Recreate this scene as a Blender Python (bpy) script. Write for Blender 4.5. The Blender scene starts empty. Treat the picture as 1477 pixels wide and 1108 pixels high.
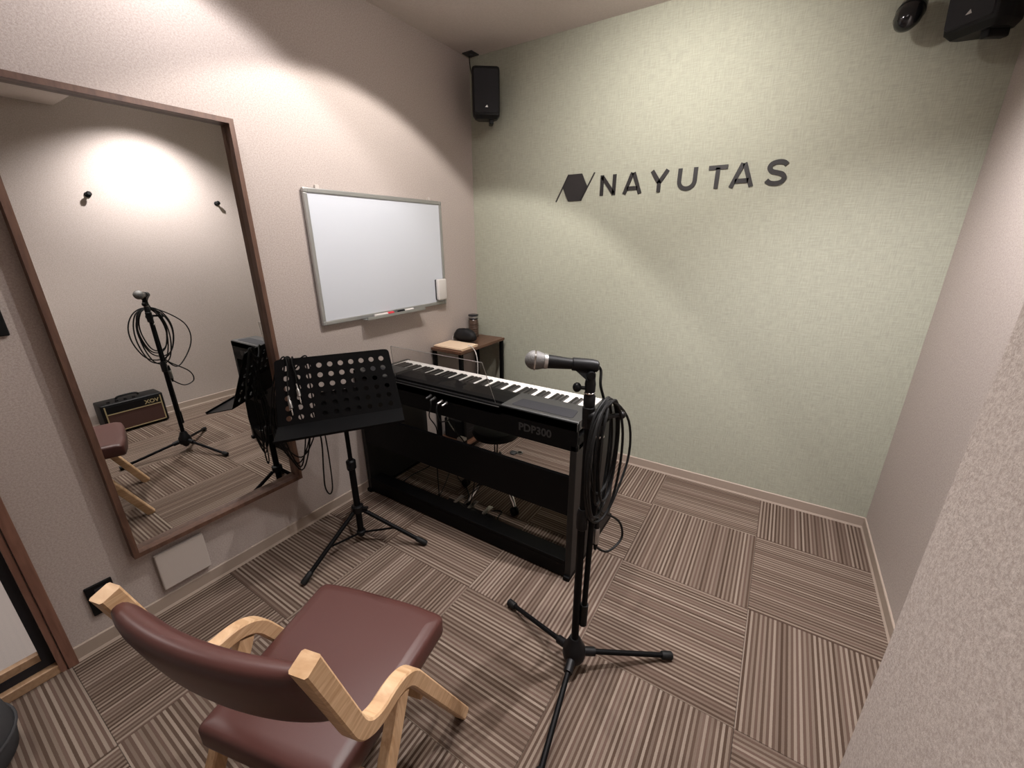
import bpy, bmesh, math, random
from mathutils import Vector, Matrix
random.seed(7)
SC = bpy.context.scene
COL = SC.collection
PI = math.pi

# ------------------------------------------------------------------ camera
CAM = Vector((1.839, -2.4122, 1.3757))
cam = bpy.data.cameras.new('camera')
cam.sensor_fit = 'HORIZONTAL'; cam.sensor_width = 36.0
cam.lens = 597.65 / 1477.0 * 36.0
cam.clip_start = 0.02
co = bpy.data.objects.new('camera', cam); COL.objects.link(co)
r_ = Vector((0.84366055, 0.53686153, -0.00407157)); u_ = Vector((-0.17270141, 0.2785598, 0.94476381))
f_ = Vector((-0.50834152, 0.79635679, -0.32772666))
co.matrix_world = Matrix(((r_.x, u_.x, -f_.x, CAM.x), (r_.y, u_.y, -f_.y, CAM.y), (r_.z, u_.z, -f_.z, CAM.z), (0, 0, 0, 1)))
SC.camera = co

# ------------------------------------------------------------------ world, exposure
w = bpy.data.worlds.new('world'); SC.world = w; w.use_nodes = True
w.node_tree.nodes['Background'].inputs[0].default_value = (0.9, 0.85, 0.8, 1)
w.node_tree.nodes['Background'].inputs[1].default_value = 0.0
vs = SC.view_settings
vs.view_transform = 'Standard'; vs.look = 'None'; vs.gamma = 1.0; vs.use_curve_mapping = False
vs.exposure = 0.93

# lamps: position, aim, watts, cone (deg), blend, colour   (each sits in a ceiling spotlight housing built below)
WARM = (1.0, 0.94, 0.90); COOL = (1.0, 0.955, 0.97)
LAMPS = [
    ((0.24, -1.68, 2.34), (0.26, -1.70, 0), 5.0, 128, 0.25, COOL, 0.1),
    ((0.70, -1.42, 2.33), (0.70 - .26 * 2.3, -1.42 - .30 * 2.3, 2.33 - .90 * 2.3), 14, 132, 0.25, COOL, 0.1),
    ((0.80, -1.00, 2.33), (0.80 - .30 * 2.4, -1.00 - .02 * 2.4, 2.33 - .95 * 2.4), 31, 112, 0.16, WARM, 1.5),
    ((1.34, -0.95, 2.33), (1.26, 0.0, 1.66), 36, 112, 1.0, WARM, 0.3),
    ((1.95, -0.96, 2.33), (2.22, -1.00, 0.7), 98, 122, 0.9, COOL, 0.3),
    ((1.40, -1.72, 2.33), (1.60, -1.95, 0), 40, 92, 0.7, WARM, 0.1),  # fill spot added to brighten the pillar face
]

# ------------------------------------------------------------------ materials
def lin(h):
    return tuple(((c / 255) / 12.92 if c / 255 <= .04045 else ((c / 255 + .055) / 1.055) ** 2.4) for c in h) + (1,)
def mat(name, col, rough=0.5, metal=0.0, spec=0.5, **k):
    m = bpy.data.materials.new(name); m.use_nodes = True
    b = m.node_tree.nodes['Principled BSDF']
    b.inputs['Base Color'].default_value = tuple(col[:3]) + (1,)
    b.inputs['Roughness'].default_value = rough; b.inputs['Metallic'].default_value = metal
    b.inputs['Specular IOR Level'].default_value = spec
    for a, v in k.items(): b.inputs[a.replace('_', ' ')].default_value = v
    return m
def nd(m, t, **k):
    n = m.node_tree.nodes.new(t)
    for a, v in k.items():
        if a in n.inputs: n.inputs[a].default_value = v
        else: setattr(n, a, v)
    return n
def lk(m, a, b): m.node_tree.links.new(a, b)
def bsdf(m): return m.node_tree.nodes['Principled BSDF']
def coords(m, scale=(1, 1, 1)):
    t = nd(m, 'ShaderNodeTexCoord'); mp = nd(m, 'ShaderNodeMapping'); mp.inputs['Scale'].default_value = scale
    lk(m, t.outputs['Object'], mp.inputs['Vector']); return mp.outputs['Vector']
def ramp(m, fac, stops, interp='LINEAR'):
    r = nd(m, 'ShaderNodeValToRGB'); cr = r.color_ramp; cr.interpolation = interp
    while len(cr.elements) < len(stops): cr.elements.new(0.5)
    for e, (p, c) in zip(cr.elements, stops): e.position = p; e.color = tuple(c[:3]) + (1,)
    lk(m, fac, r.inputs['Fac']); return r.outputs['Color']
def bump(m, h, strength, dist):
    b = nd(m, 'ShaderNodeBump', Strength=strength, Distance=dist); lk(m, h, b.inputs['Height'])
    lk(m, b.outputs['Normal'], bsdf(m).inputs['Normal'])

def wallpaper(name, c0, c1, sa, sb, strength=0.5, dist=0.0016):
    m = mat(name, c0, 0.9, spec=0.15)
    n1 = nd(m, 'ShaderNodeTexNoise', Scale=1.0, Detail=3.0, Roughness=0.6); lk(m, coords(m, sa), n1.inputs['Vector'])
    n2 = nd(m, 'ShaderNodeTexNoise', Scale=1.0, Detail=3.0, Roughness=0.6); lk(m, coords(m, sb), n2.inputs['Vector'])
    a = nd(m, 'ShaderNodeMath', operation='ADD'); lk(m, n1.outputs['Fac'], a.inputs[0]); lk(m, n2.outputs['Fac'], a.inputs[1])
    h = nd(m, 'ShaderNodeMath', operation='MULTIPLY'); h.inputs[1].default_value = 0.5; lk(m, a.outputs[0], h.inputs[0])
    lk(m, ramp(m, h.outputs[0], [(0.40, c0), (0.60, c1)]), bsdf(m).inputs['Base Color'])
    bump(m, h.outputs[0], strength, dist); return m

M = {}
M['pink'] = wallpaper('pink_wallpaper', (.370, .315, .284), (.492, .432, .397), (170, 170, 200), (420, 420, 500), 0.6, 0.0012)
M['green'] = wallpaper('sage_linen_wallpaper', (.335, .338, .274), (.418, .424, .340), (20, 20, 260), (260, 260, 18), 0.4, 0.0010)
M['ceil'] = wallpaper('ceiling_paper', (.55, .49, .45), (.61, .55, .51), (120, 120, 120), (300, 300, 300), 0.25)
M['base'] = mat('baseboard_vinyl', (.36, .29, .237), 0.5)
M['black'] = mat('black_metal', (.0022, .0022, .0025), 0.5, spec=0.12)
M['blackp'] = mat('black_plastic', (.0035, .0035, .004), 0.45, spec=0.25)
M['blackg'] = mat('gloss_black', (.008, .008, .009), 0.12)
M['gunm'] = mat('dark_charcoal_panel', (.030, .030, .029), 0.5)
M['rubber'] = mat('black_rubber', (.004, .004, .004), 0.6, spec=0.25)
M['panel'] = mat('satin_black_panel', (.011, .0105, .010), 0.45, spec=0.3)
M['chrome'] = mat('chrome', (.75, .74, .72), 0.15, 1.0)
M['steel'] = mat('brushed_steel', (.45, .44, .43), 0.35, 1.0)
M['alu'] = mat('satin_aluminium', (.42, .42, .41), 0.38, 0.7)
M['wb'] = mat('whiteboard_enamel', (.60, .63, .68), 0.22, spec=0.5)
M['white'] = mat('white_plastic', (.62, .59, .56), 0.4)
M['ivory'] = mat('ivory_cover', (.50, .45, .41), 0.45)
M['key'] = mat('white_key', (.84, .81, .77), 0.3)
M['bkey'] = mat('black_key', (.012, .011, .011), 0.4)
M['glass_m'] = mat('mirror_silver', (.76, .765, .745), 0.0, 1.0)
M['red'] = mat('red_marker', (.65, .03, .05), 0.4)
M['logo'] = mat('black_lettering', (.018, .016, .016), 0.45)
M['print'] = mat('grey_print', (.024, .024, .024), 0.5)
M['gold'] = mat('gold_trim', (.55, .46, .26), 0.35, 0.6)
M['bag'] = mat('dark_grey_fabric', (.052, .051, .053), 0.95, spec=0.1)
M['pouch'] = mat('black_nylon', (.007, .007, .008), 0.6, spec=0.3)
M['bottle'] = mat('brown_bottle', (.07, .043, .03), 0.3)
M['cap'] = mat('bottle_cap', (.012, .013, .018), 0.25)
M['board'] = mat('tan_folder', (.78, .60, .43), 0.6)
M['corr'] = mat('corridor_floor', (.52, .48, .46), 0.5)
M['gap'] = mat('black_gasket', (.008, .008, .012), 0.6)
M['grille'] = mat('speaker_cloth', (.013, .013, .016), 0.85)
M['brown_grille'] = mat('brown_amp_cloth', (.05, .018, .012), 0.8)

def wood(name, c0, c1, scale, rough=0.45):
    m = mat(name, c0, rough)
    n = nd(m, 'ShaderNodeTexNoise', Scale=1.0, Detail=5.0, Roughness=0.6, Distortion=0.6); lk(m, coords(m, scale), n.inputs['Vector'])
    lk(m, ramp(m, n.outputs['Fac'], [(0.32, c0), (0.66, c1)]), bsdf(m).inputs['Base Color'])
    bump(m, n.outputs['Fac'], 0.12, 0.001); return m
M['ash'] = wood('laminated_ash', (.42, .25, .125), (.62, .42, .25), (14, 12, 130))
M['ash_leg'] = wood('ash_leg', (.42, .25, .125), (.60, .40, .235), (90, 90, 8))
M['walnut'] = wood('walnut_frame', (.075, .036, .024), (.135, .070, .045), (60, 60, 9))
M['jamb'] = wood('reddish_jamb', (.15, .070, .048), (.23, .115, .080), (60, 60, 6))
M['oak'] = wood('pale_oak', (.30, .18, .10), (.42, .27, .16), (9, 60, 60))
M['tabletop'] = wood('dark_walnut_top', (.075, .034, .02), (.14, .068, .04), (70, 8, 70), 0.35)
M['leather'] = mat('brown_leatherette', (.070, .026, .022), 0.38, spec=0.42)
n = nd(M['leather'], 'ShaderNodeTexNoise', Scale=900.0, Detail=2.0); lk(M['leather'], coords(M['leather']), n.inputs['Vector'])
bump(M['leather'], n.outputs['Fac'], 0.18, 0.0006)
n = nd(M['bag'], 'ShaderNodeTexNoise', Scale=500.0, Detail=3.0); lk(M['bag'], coords(M['bag']), n.inputs['Vector'])
bump(M['bag'], n.outputs['Fac'], 0.5, 0.002)
# microphone wire mesh
m = M['mesh'] = mat('wire_mesh', (.26, .25, .245), 0.55, 0.35)
v = nd(m, 'ShaderNodeTexVoronoi', Scale=520.0); lk(m, coords(m), v.inputs['Vector'])
lk(m, ramp(m, v.outputs['Distance'], [(0.1, (.045, .043, .042)), (0.6, (.17, .165, .16))]), bsdf(m).inputs['Base Color'])
bump(m, v.outputs['Distance'], 0.5, 0.0006)

# carpet: narrow stripes in loop pile, offset per tile
m = M['carpet'] = mat('striped_carpet', (.1, .07, .05), 0.95, spec=0.08)
tc = nd(m, 'ShaderNodeTexCoord'); oi = nd(m, 'ShaderNodeObjectInfo'); sx = nd(m, 'ShaderNodeSeparateXYZ')
lk(m, tc.outputs['Object'], sx.inputs[0])
def mth(op, a, b=None):
    q = nd(m, 'ShaderNodeMath', operation=op)
    for i, v_ in enumerate((a, b)):
        if v_ is None: continue
        if isinstance(v_, (int, float)): q.inputs[i].default_value = v_
        else: lk(m, v_, q.inputs[i])
    return q.outputs[0]
off = mth('MULTIPLY', oi.outputs['Random'], 37.7)
jn = nd(m, 'ShaderNodeTexNoise', Scale=420.0, Detail=1.0); lk(m, tc.outputs['Object'], jn.inputs['Vector'])
jit = mth('MULTIPLY', mth('SUBTRACT', jn.outputs['Fac'], 0.5), 0.0016)
xj = mth('ADD', mth('ADD', sx.outputs['X'], jit), off)
cell = mth('FLOOR', mth('MULTIPLY', xj, 130.0))
wn = nd(m, 'ShaderNodeTexWhiteNoise', noise_dimensions='1D'); lk(m, cell, wn.inputs['W'])
cell2 = mth('FLOOR', mth('MULTIPLY', xj, 29.0))
wn2 = nd(m, 'ShaderNodeTexWhiteNoise', noise_dimensions='1D'); lk(m, cell2, wn2.inputs['W'])
alt = mth('MULTIPLY', mth('MODULO', cell, 2.0), 0.46)
val = mth('ADD', mth('ADD', mth('MULTIPLY', wn.outputs['Value'], 0.38), alt), mth('MULTIPLY', wn2.outputs['Value'], 0.08))
cc = ramp(m, val, [(0.0, (.062, .039, .028)), (0.22, (.090, .060, .045)), (0.40, (.118, .078, .062)), (0.55, (.160, .121, .095)), (0.70, (.210, .163, .130)), (0.86, (.265, .213, .172))])
pn = nd(m, 'ShaderNodeTexNoise', Scale=700.0, Detail=2.0); lk(m, tc.outputs['Object'], pn.inputs['Vector'])
mx = nd(m, 'ShaderNodeMixRGB', blend_type='MULTIPLY'); mx.inputs[0].default_value = 0.55
lk(m, cc, mx.inputs[1]); lk(m, ramp(m, pn.outputs['Fac'], [(0.3, (.62, .62, .62)), (0.7, (1.15, 1.15, 1.15))]), mx.inputs[2])
lk(m, mx.outputs[0], bsdf(m).inputs['Base Color'])
hh = mth('ADD', mth('MULTIPLY', pn.outputs['Fac'], 0.5), mth('MULTIPLY', val, 0.8)); bump(m, hh, 0.7, 0.003)

def clear(name, refl, tint):
    m = bpy.data.materials.new(name); m.use_nodes = True; nt = m.node_tree; nt.nodes.clear()
    o = nt.nodes.new('ShaderNodeOutputMaterial'); t = nt.nodes.new('ShaderNodeBsdfTransparent'); g = nt.nodes.new('ShaderNodeBsdfGlossy')
    x = nt.nodes.new('ShaderNodeMixShader'); t.inputs[0].default_value = tint; g.inputs['Roughness'].default_value = 0.02
    x.inputs[0].default_value = refl
    nt.links.new(t.outputs[0], x.inputs[1]); nt.links.new(g.outputs[0], x.inputs[2]); nt.links.new(x.outputs[0], o.inputs[0]); return m
M['clear'] = clear('clear_acrylic', 0.06, (.93, .93, .93, 1))
M['pane'] = clear('door_glass', 0.06, (.96, .96, .96, 1))
def emit(name, col, s):
    m = mat(name, col); b = bsdf(m); b.inputs['Emission Color'].default_value = tuple(col) + (1,); b.inputs['Emission Strength'].default_value = s; return m
M['lens'] = emit('lamp_lens', (1.0, .9, .82), 6.0)

# ------------------------------------------------------------------ geometry helpers
def catmull(pts, n=10, closed=False):
    P = [Vector(p) for p in pts]; out = []; N = len(P)
    rng = range(N if closed else N - 1)
    for i in rng:
        if closed: a, b, c, d = P[i - 1], P[i], P[(i + 1) % N], P[(i + 2) % N]
        else: a, b, c, d = P[max(i - 1, 0)], P[i], P[i + 1], P[min(i + 2, N - 1)]
        for k in range(n):
            t = k / n
            out.append(0.5 * ((2 * b) + (c - a) * t + (2 * a - 5 * b + 4 * c - d) * t * t + (3 * b - a - 3 * c + d) * t ** 3))
    if not closed: out.append(P[-1])
    return out
def round_poly(pts, r, n=6):
    out = []; N = len(pts)
    for i in range(N):
        p = Vector(pts[i]); a = Vector(pts[i - 1]) - p; b = Vector(pts[(i + 1) % N]) - p
        ri = r[i] if isinstance(r, (list, tuple)) else r
        if ri <= 0: out.append(p); continue
        d = min(ri, a.length * .49, b.length * .49); A = p + a.normalized() * d; B = p + b.normalized() * d
        for k in range(n + 1):
            t = k / n; out.append(A * (1 - t) ** 2 + p * 2 * t * (1 - t) + B * t * t)
    return out
def round_path(pts, r, n=8):
    out = [Vector(pts[0])]
    for i in range(1, len(pts) - 1):
        p = Vector(pts[i]); a = Vector(pts[i - 1]) - p; b = Vector(pts[i + 1]) - p
        d = min(r, a.length * .49, b.length * .49); A = p + a.normalized() * d; B = p + b.normalized() * d
        for k in range(n + 1):
            t = k / n; out.append(A * (1 - t) ** 2 + p * 2 * t * (1 - t) + B * t * t)
    out.append(Vector(pts[-1])); return out

class MB:
    def __init__(s): s.bm = bmesh.new()
    def box(s, a, b, bev=0.0, seg=2, mtx=None):
        a = Vector(a); b = Vector(b); t = bmesh.new(); bmesh.ops.create_cube(t, size=1)
        for v in t.verts: v.co = Vector([(a[i] + b[i]) / 2 + v.co[i] * (b[i] - a[i]) for i in range(3)])
        if bev: bmesh.ops.bevel(t, geom=t.edges[:], offset=bev, segments=seg, profile=0.5, affect='EDGES')
        s.merge(t, mtx); return s
    def merge(s, t, mtx=None):
        if mtx is not None: bmesh.ops.transform(t, matrix=mtx, verts=t.verts)
        me = bpy.data.meshes.new('tmp'); t.to_mesh(me); t.free(); s.bm.from_mesh(me); bpy.data.meshes.remove(me)
    def rings(s, rings, cap=True, close=False):
        V = [[s.bm.verts.new(p) for p in r] for r in rings]; n = len(V[0])
        for i in range(len(V) if close else len(V) - 1):
            A, B = V[i], V[(i + 1) % len(V)]
            for k in range(n): s.bm.faces.new((A[k], A[(k + 1) % n], B[(k + 1) % n], B[k]))
        if cap and not close:
            s.bm.faces.new(V[0][::-1]); s.bm.faces.new(V[-1])
        return s
    def lathe(s, prof, p0, ax, seg=20):
        p0 = Vector(p0); ax = Vector(ax).normalized(); q = ax.to_track_quat('Z', 'Y').to_matrix()
        R = []
        for t, r in prof:
            R.append([p0 + q @ Vector((max(r, 1e-5) * math.cos(2 * PI * k / seg), max(r, 1e-5) * math.sin(2 * PI * k / seg), t)) for k in range(seg)])
        return s.rings(R)
    def cyl(s, p0, p1, r0, r1=None, seg=16):
        p0 = Vector(p0); p1 = Vector(p1); L = (p1 - p0).length
        return s.lathe([(0, r0), (L, r0 if r1 is None else r1)], p0, p1 - p0, seg)
    def tube(s, pts, r, seg=8, closed=False):
        P = [Vector(p) for p in pts]; N = len(P); T = []
        for i in range(N):
            if closed: T.append((P[(i + 1) % N] - P[i - 1]).normalized())
            else: T.append((P[min(i + 1, N - 1)] - P[max(i - 1, 0)]).normalized())
        nn = T[0].orthogonal().normalized(); R = []
        for i in range(N):
            nn = (nn - T[i] * nn.dot(T[i])).normalized(); b = T[i].cross(nn)
            R.append([P[i] + r * (nn * math.cos(2 * PI * k / seg) + b * math.sin(2 * PI * k / seg)) for k in range(seg)])
        return s.rings(R, close=closed)
    def prism(s, poly, fa, fb):
        """poly of 2D points, fa/fb map a 2D point to the two end faces"""
        return s.rings([[fa(p) for p in poly], [fb(p) for p in poly]])
    def ball(s, c, r, sc=(1, 1, 1), u=20, v=12):
        t = bmesh.new(); bmesh.ops.create_uvsphere(t, u_segments=u, v_segments=v, radius=r)
        for q in t.verts: q.co = Vector(c) + Vector((q.co.x * sc[0], q.co.y * sc[1], q.co.z * sc[2]))
        s.merge(t); return s
    def build(s, name, m, parent=None, off=None, smooth=False, angle=0.7):
        bmesh.ops.recalc_face_normals(s.bm, faces=s.bm.faces)
        me = bpy.data.meshes.new(name)
        if off is not None:
            for v in s.bm.verts: v.co -= Vector(off)
        s.bm.to_mesh(me); s.bm.free()
        me.materials.append(M[m] if isinstance(m, str) else m)
        if smooth:
            for p in me.polygons: p.use_smooth = True
            try: me.set_sharp_from_angle(angle=angle)
            except Exception: pass
        o = bpy.data.objects.new(name, me); COL.objects.link(o)
        if parent is not None: o.parent = parent
        return o

def tag(o, label=None, cat=None, group=None, kind=None):
    if label: o['label'] = label
    if cat: o['category'] = cat
    if group: o['group'] = group
    if kind: o['kind'] = kind
    return o
class Thing:
    """an Empty at the thing's base; parts are given in world space (local=False) or in the thing's own space"""
    def __init__(s, name, label, cat, loc, rotz=0.0, group=None, local=False):
        o = bpy.data.objects.new(name, None); o.empty_display_size = 0.05; COL.objects.link(o)
        o.location = loc; o.rotation_euler = (0, 0, rotz); s.o = o; s.loc = Vector(loc); s.local = local
        tag(o, label, cat, group)
    def part(s, name, mb, m, parent=None, smooth=False, label=None, angle=0.7):
        o = mb.build(name, m, parent or s.o, None if s.local else s.loc, smooth, angle)
        if label: o['label'] = label
        return o
def single(name, mb, m, label, cat, base, group=None, smooth=False):
    o = mb.build(name, m, None, base, smooth); o.location = base; return tag(o, label, cat, group)
def struct(name, mb, m, parent=None, smooth=False):
    o = mb.build(name, m, parent, None, smooth)
    if parent is None: o['kind'] = 'structure'
    return o

# ------------------------------------------------------------------ room shell
W, H, YF = 2.395, 2.42, -3.10
HB = 0.059
fl = struct('floor', MB().box((-0.02, YF, -0.09), (W + .02, 0.02, -0.0065)), 'gunm')
xs = [1.4464 + .5 * i for i in range(-3, 3)]; ys = [-.361 - .5 * j for j in range(-1, 7)]
tile_mesh = None
for a in range(5):
    for b in range(6):
        x0, x1 = xs[a], xs[a + 1]; y1, y0 = ys[b], ys[b + 1]
        i, j = a - 3, b - 1
        cx, cy = (x0 + x1) / 2, (y0 + y1) / 2
        X0, X1 = max(x0, 0.001), min(x1, W - .001); Y0, Y1 = max(y0, YF + .001), min(y1, -0.001)
        if Y0 > Y1: continue
        full = (X0 == x0 and X1 == x1 and Y0 == y0 and Y1 == y1)
        rot = (i + j) % 2
        if full and tile_mesh is not None:
            o = bpy.data.objects.new('carpet_tile', tile_mesh); COL.objects.link(o)
        else:
            g = .0004
            if rot: A = (Y0 - cy + g, cx - X1 + g); B = (Y1 - cy - g, cx - X0 - g)
            else: A = (X0 - cx + g, Y0 - cy + g); B = (X1 - cx - g, Y1 - cy - g)
            o = MB().box((A[0], A[1], -.006), (B[0], B[1], 0.0), .0010, 1).build('carpet_tile', 'carpet')
            if full: tile_mesh = o.data
        o.parent = fl; o.location = (cx, cy, 0); o.rotation_euler = (0, 0, PI / 2 if rot else 0)

struct('wall_back', MB().box((-.1, 0, -.09), (W + .1, .1, H + .1)), 'green')
DY0, DY1, DZ = -3.02, -2.386, 2.02           # doorway in the left wall
wl = MB(); wl.box((-.1, DY1, -.09), (0, 0, H + .1)); wl.box((-.1, YF, DZ), (0, DY1, H + .1)); wl.box((-.1, YF, -.09), (0, DY0, DZ))
struct('wall_left', wl, 'pink')
struct('wall_right', MB().box((W, YF, -.09), (W + .1, 0, H + .1)), 'pink')
struct('wall_front', MB().box((-.1, YF - .1, -.09), (W + .1, YF, H + .1)), 'pink')
PX, PY = 1.989, -1.955
struct('wall_pillar', MB().box((PX, YF, -.006), (W, PY, H), .003, 2), 'pink')
struct('ceiling', MB().box((-.1, YF - .1, H), (W + .1, .1, H + .1)), 'ceil')
struct('ceiling_soffit', MB().box((1.50, YF, 2.22), (W, -1.36, H)), 'ceil')
def board(name, a, b, nx, ny):
    # profile with a small lip at the bottom and a bevelled top
    prof = [(0, 0), (.011, 0), (.0085, .006), (.0065, .010), (.0065, HB - .003), (.004, HB), (0, HB)]
    a = Vector(a); b = Vector(b); n = Vector((nx, ny, 0))
    mb = MB(); mb.rings([[a + n * p[0] + Vector((0, 0, p[1])) for p in prof], [b + n * p[0] + Vector((0, 0, p[1])) for p in prof]])
    struct(name, mb, 'base')
board('baseboard_back', (0, 0, 0), (W, 0, 0), 0, -1)
board('baseboard_left', (0, 0, 0), (0, -2.342, 0), 1, 0)
board('baseboard_right', (W, 0, 0), (W, PY, 0), -1, 0)
board('baseboard_pillar', (PX, PY, 0), (PX, YF, 0), -1, 0)

# door with glass, left of the mirror
dr = struct('door_1', MB().box((-.1, -2.3855, 0), (.012, -2.371, DZ)).box((-.1, DY0, 0), (.012, DY0 + .015, DZ)).box((-.1, DY0, DZ - .015), (.012, -2.371, DZ)), 'jamb')
struct('door_casing', MB().box((0, -2.3685, 0), (.016, -2.342, DZ + .03), .002).box((0, DY0 - .03, 0), (.016, DY0 - .002, DZ + .03), .002).box((0, DY0, DZ + .002), (.016, -2.3685, DZ + .03), .002), 'jamb', dr)
struct('door_gasket', MB().box((-.04, -2.411, .036), (-.012, -2.386, DZ - .016)).box((-.04, DY0 + .016, .036), (-.012, DY0 + .04, DZ - .016)).box((-.04, DY0 + .04, .036), (-.012, -2.411, .066)), 'gap', dr)
struct('door_rail', MB().box((-.036, DY0 + .04, .066), (-.014, -2.411, .095), .002), 'oak', dr)
struct('door_sill', MB().box((-.1, DY0, .0), (.010, -2.3715, .034), .003), 'oak', dr)
struct('door_glass', MB().box((-.029, DY0 + .04, .094), (-.023, -2.411, DZ - .016)), 'pane', dr)
# corridor outside the glass door
cr = MB().box((-1.6, -4.2, -.09), (-.1, -1.4, 0.0)); struct('floor_corridor', cr, 'corr')
struct('wall_corridor', MB().box((-1.7, -4.2, -.09), (-1.6, -1.4, 2.6)).box((-1.6, -1.4, -.09), (-.1, -1.3, 2.6)).box((-1.6, -4.3, -.09), (-.1, -4.2, 2.6)), 'ceil')
struct('ceiling_corridor', MB().box((-1.7, -4.3, 2.5), (-.1, -1.3, 2.6)), 'ceil')
struct('wall_corridor_inner', MB().box((-.101, -4.2, -.09), (-.1, YF, 2.5)), 'ceil')
cl = bpy.data.lights.new('corridor_fill', 'AREA'); cl.energy = 14; cl.size = 0.5; cl.color = (1, .95, .92)  # unseen area light, added to brighten the corridor floor behind the glass
clo = bpy.data.objects.new('corridor_fill', cl); COL.objects.link(clo); clo.location = (-.8, -2.6, 2.48)
tag(clo, 'unseen fill light added above the corridor outside', 'fill light')

# ------------------------------------------------------------------ ceiling spotlights
NAMES = ['close above the mirror', 'tilted towards the mirror', 'above the whiteboard end of the piano', 'aimed at the green wall', 'tilted towards the right wall', 'added between the armchair and the pillar to brighten the pillar']
for (pos, aim, watts, cone, blend, colr, spill), wh in zip(LAMPS, NAMES):
    p = Vector(pos); d = (Vector(aim) - p).normalized()
    t = Thing('ceiling_spotlight', 'small white ceiling spotlight ' + wh, 'spotlight', (p.x, p.y, H), group=None)
    t.part('canopy', MB().lathe([(0, .035), (.016, .035), (.020, .030)], (p.x, p.y, H), (0, 0, -1), 24), 'white', smooth=True)
    t.part('stem', MB().cyl((p.x, p.y, H - .018), (p.x, p.y, p.z + .05), .007), 'white', smooth=True)
    t.part('housing', MB().lathe([(.0, .020), (.004, .028), (.05, .034), (.052, .031), (.012, .026)], p - d * .055, d, 24), 'white', smooth=True)
    t.part('lens', MB().lathe([(0, .026), (.003, .024), (.005, .001)], p - d * .02, d, 24), 'lens', smooth=True)
    l = bpy.data.lights.new('spot_lamp', 'SPOT'); l.energy = watts; l.spot_size = math.radians(cone); l.spot_blend = blend; l.color = colr; l.shadow_soft_size = 0.022
    lo = bpy.data.objects.new('spot_lamp', l); COL.objects.link(lo); lo.parent = t.o; lo.location = (p + d * .004) - t.loc
    lo.rotation_euler = d.to_track_quat('-Z', 'Y').to_euler()
    l2 = bpy.data.lights.new('lens_glow', 'POINT'); l2.energy = spill; l2.color = colr; l2.shadow_soft_size = 0.02      # stray light scattered sideways by the lens
    lo2 = bpy.data.objects.new('lens_glow', l2); COL.objects.link(lo2); lo2.parent = t.o; lo2.location = (p + d * .026) - t.loc

# ------------------------------------------------------------------ mirror
y0, y1, z0, z1, xf, fw = -2.128, -1.482, .290, 1.800, .038, .017
t = Thing('wall_mirror', 'tall wall mirror in a thin walnut frame on the pink wall', 'mirror', (0, (y0 + y1) / 2, z0))
t.part('mirror_glass', MB().box((.001, y0 + fw - .002, z0 + fw - .002), (.006, y1 - fw + .002, z1 - fw + .002)), 'glass_m')
def bar(pts):   # mitred frame member: 4 yz points, front and back
    return MB().prism(pts, lambda p: Vector((.0, p[0], p[1])), lambda p: Vector((xf, p[0], p[1])))
t.part('frame_rail', bar([(y0, z1), (y1, z1), (y1 - fw, z1 - fw), (y0 + fw, z1 - fw)]), 'walnut')
t.part('frame_rail', bar([(y0, z0), (y1, z0), (y1 - fw, z0 + fw), (y0 + fw, z0 + fw)]), 'walnut')
t.part('frame_stile', bar([(y0, z0), (y0, z1), (y0 + fw, z1 - fw), (y0 + fw, z0 + fw)]), 'walnut')
t.part('frame_stile', bar([(y1, z0), (y1, z1), (y1 - fw, z1 - fw), (y1 - fw, z0 + fw)]), 'walnut')

# ------------------------------------------------------------------ whiteboard
y0, y1, z0, z1 = -1.240, -.350, .990, 1.598
t = Thing('whiteboard', 'white magnetic whiteboard with satin aluminium frame on the pink wall', 'whiteboard', (0, (y0 + y1) / 2, z0))
t.part('writing_surface', MB().box((.008, y0 + .012, z0 + .012), (.016, y1 - .012, z1 - .012)), 'wb')
for nm, A, B in (('frame_rail', (y0 + .02, z1 - .02), (y1 - .02, z1)), ('frame_rail', (y0 + .02, z0), (y1 - .02, z0 + .02)), ('frame_stile', (y0, z0 + .02), (y0 + .02, z1 - .02)), ('frame_stile', (y1 - .02, z0 + .02), (y1, z1 - .02))):
    t.part(nm, MB().box((.006, A[0], A[1]), (.022, B[0], B[1]), .004), 'alu')
for yy, zz in ((y0, z0), (y1 - .022, z0), (y0, z1 - .022), (y1 - .022, z1 - .022)):
    t.part('corner_cap', MB().box((.005, yy, zz), (.0235, yy + .022, zz + .022), .005), 'alu')
for yy in (-1.17, -.45):
    t.part('wall_clip', MB().box((.0, yy, z1), (.010, yy + .02, z1 + .016), .002), 'ivory')
t.part('marker_tray', MB().prism(round_poly([(.006, z0 + .006), (.006, z0 - .004), (.062, z0 - .004), (.062, z0 + .010), (.059, z0 + .010), (.059, z0 - .001), (.012, z0 - .001), (.012, z0 + .006)], 0), lambda p: Vector((p[0], -1.010, p[1])), lambda p: Vector((p[0], -.588, p[1]))), 'alu')
def marker(name, ya, yb, body, capm, label):
    x, z = .040, .989 + .0095; c = ya + (yb - ya) * .66
    t = Thing(name, label, 'marker', (x, (ya + yb) / 2, z - .0085))
    t.part('barrel', MB().lathe([(0, .005), (.002, .0075), (c - ya, .0078)], (x, ya, z), (0, 1, 0), 14), body, smooth=True)
    t.part('cap', MB().lathe([(0, .0085), (yb - c - .006, .0085), (yb - c, .006)], (x, c, z), (0, 1, 0), 14), capm, smooth=True)
marker('whiteboard_marker', -.950, -.815, 'white', 'red', 'red-capped whiteboard marker lying on the tray')
t_ = Thing('whiteboard_marker', 'black-capped whiteboard marker lying on the tray', 'marker', (.040, -.72, .990))
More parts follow.
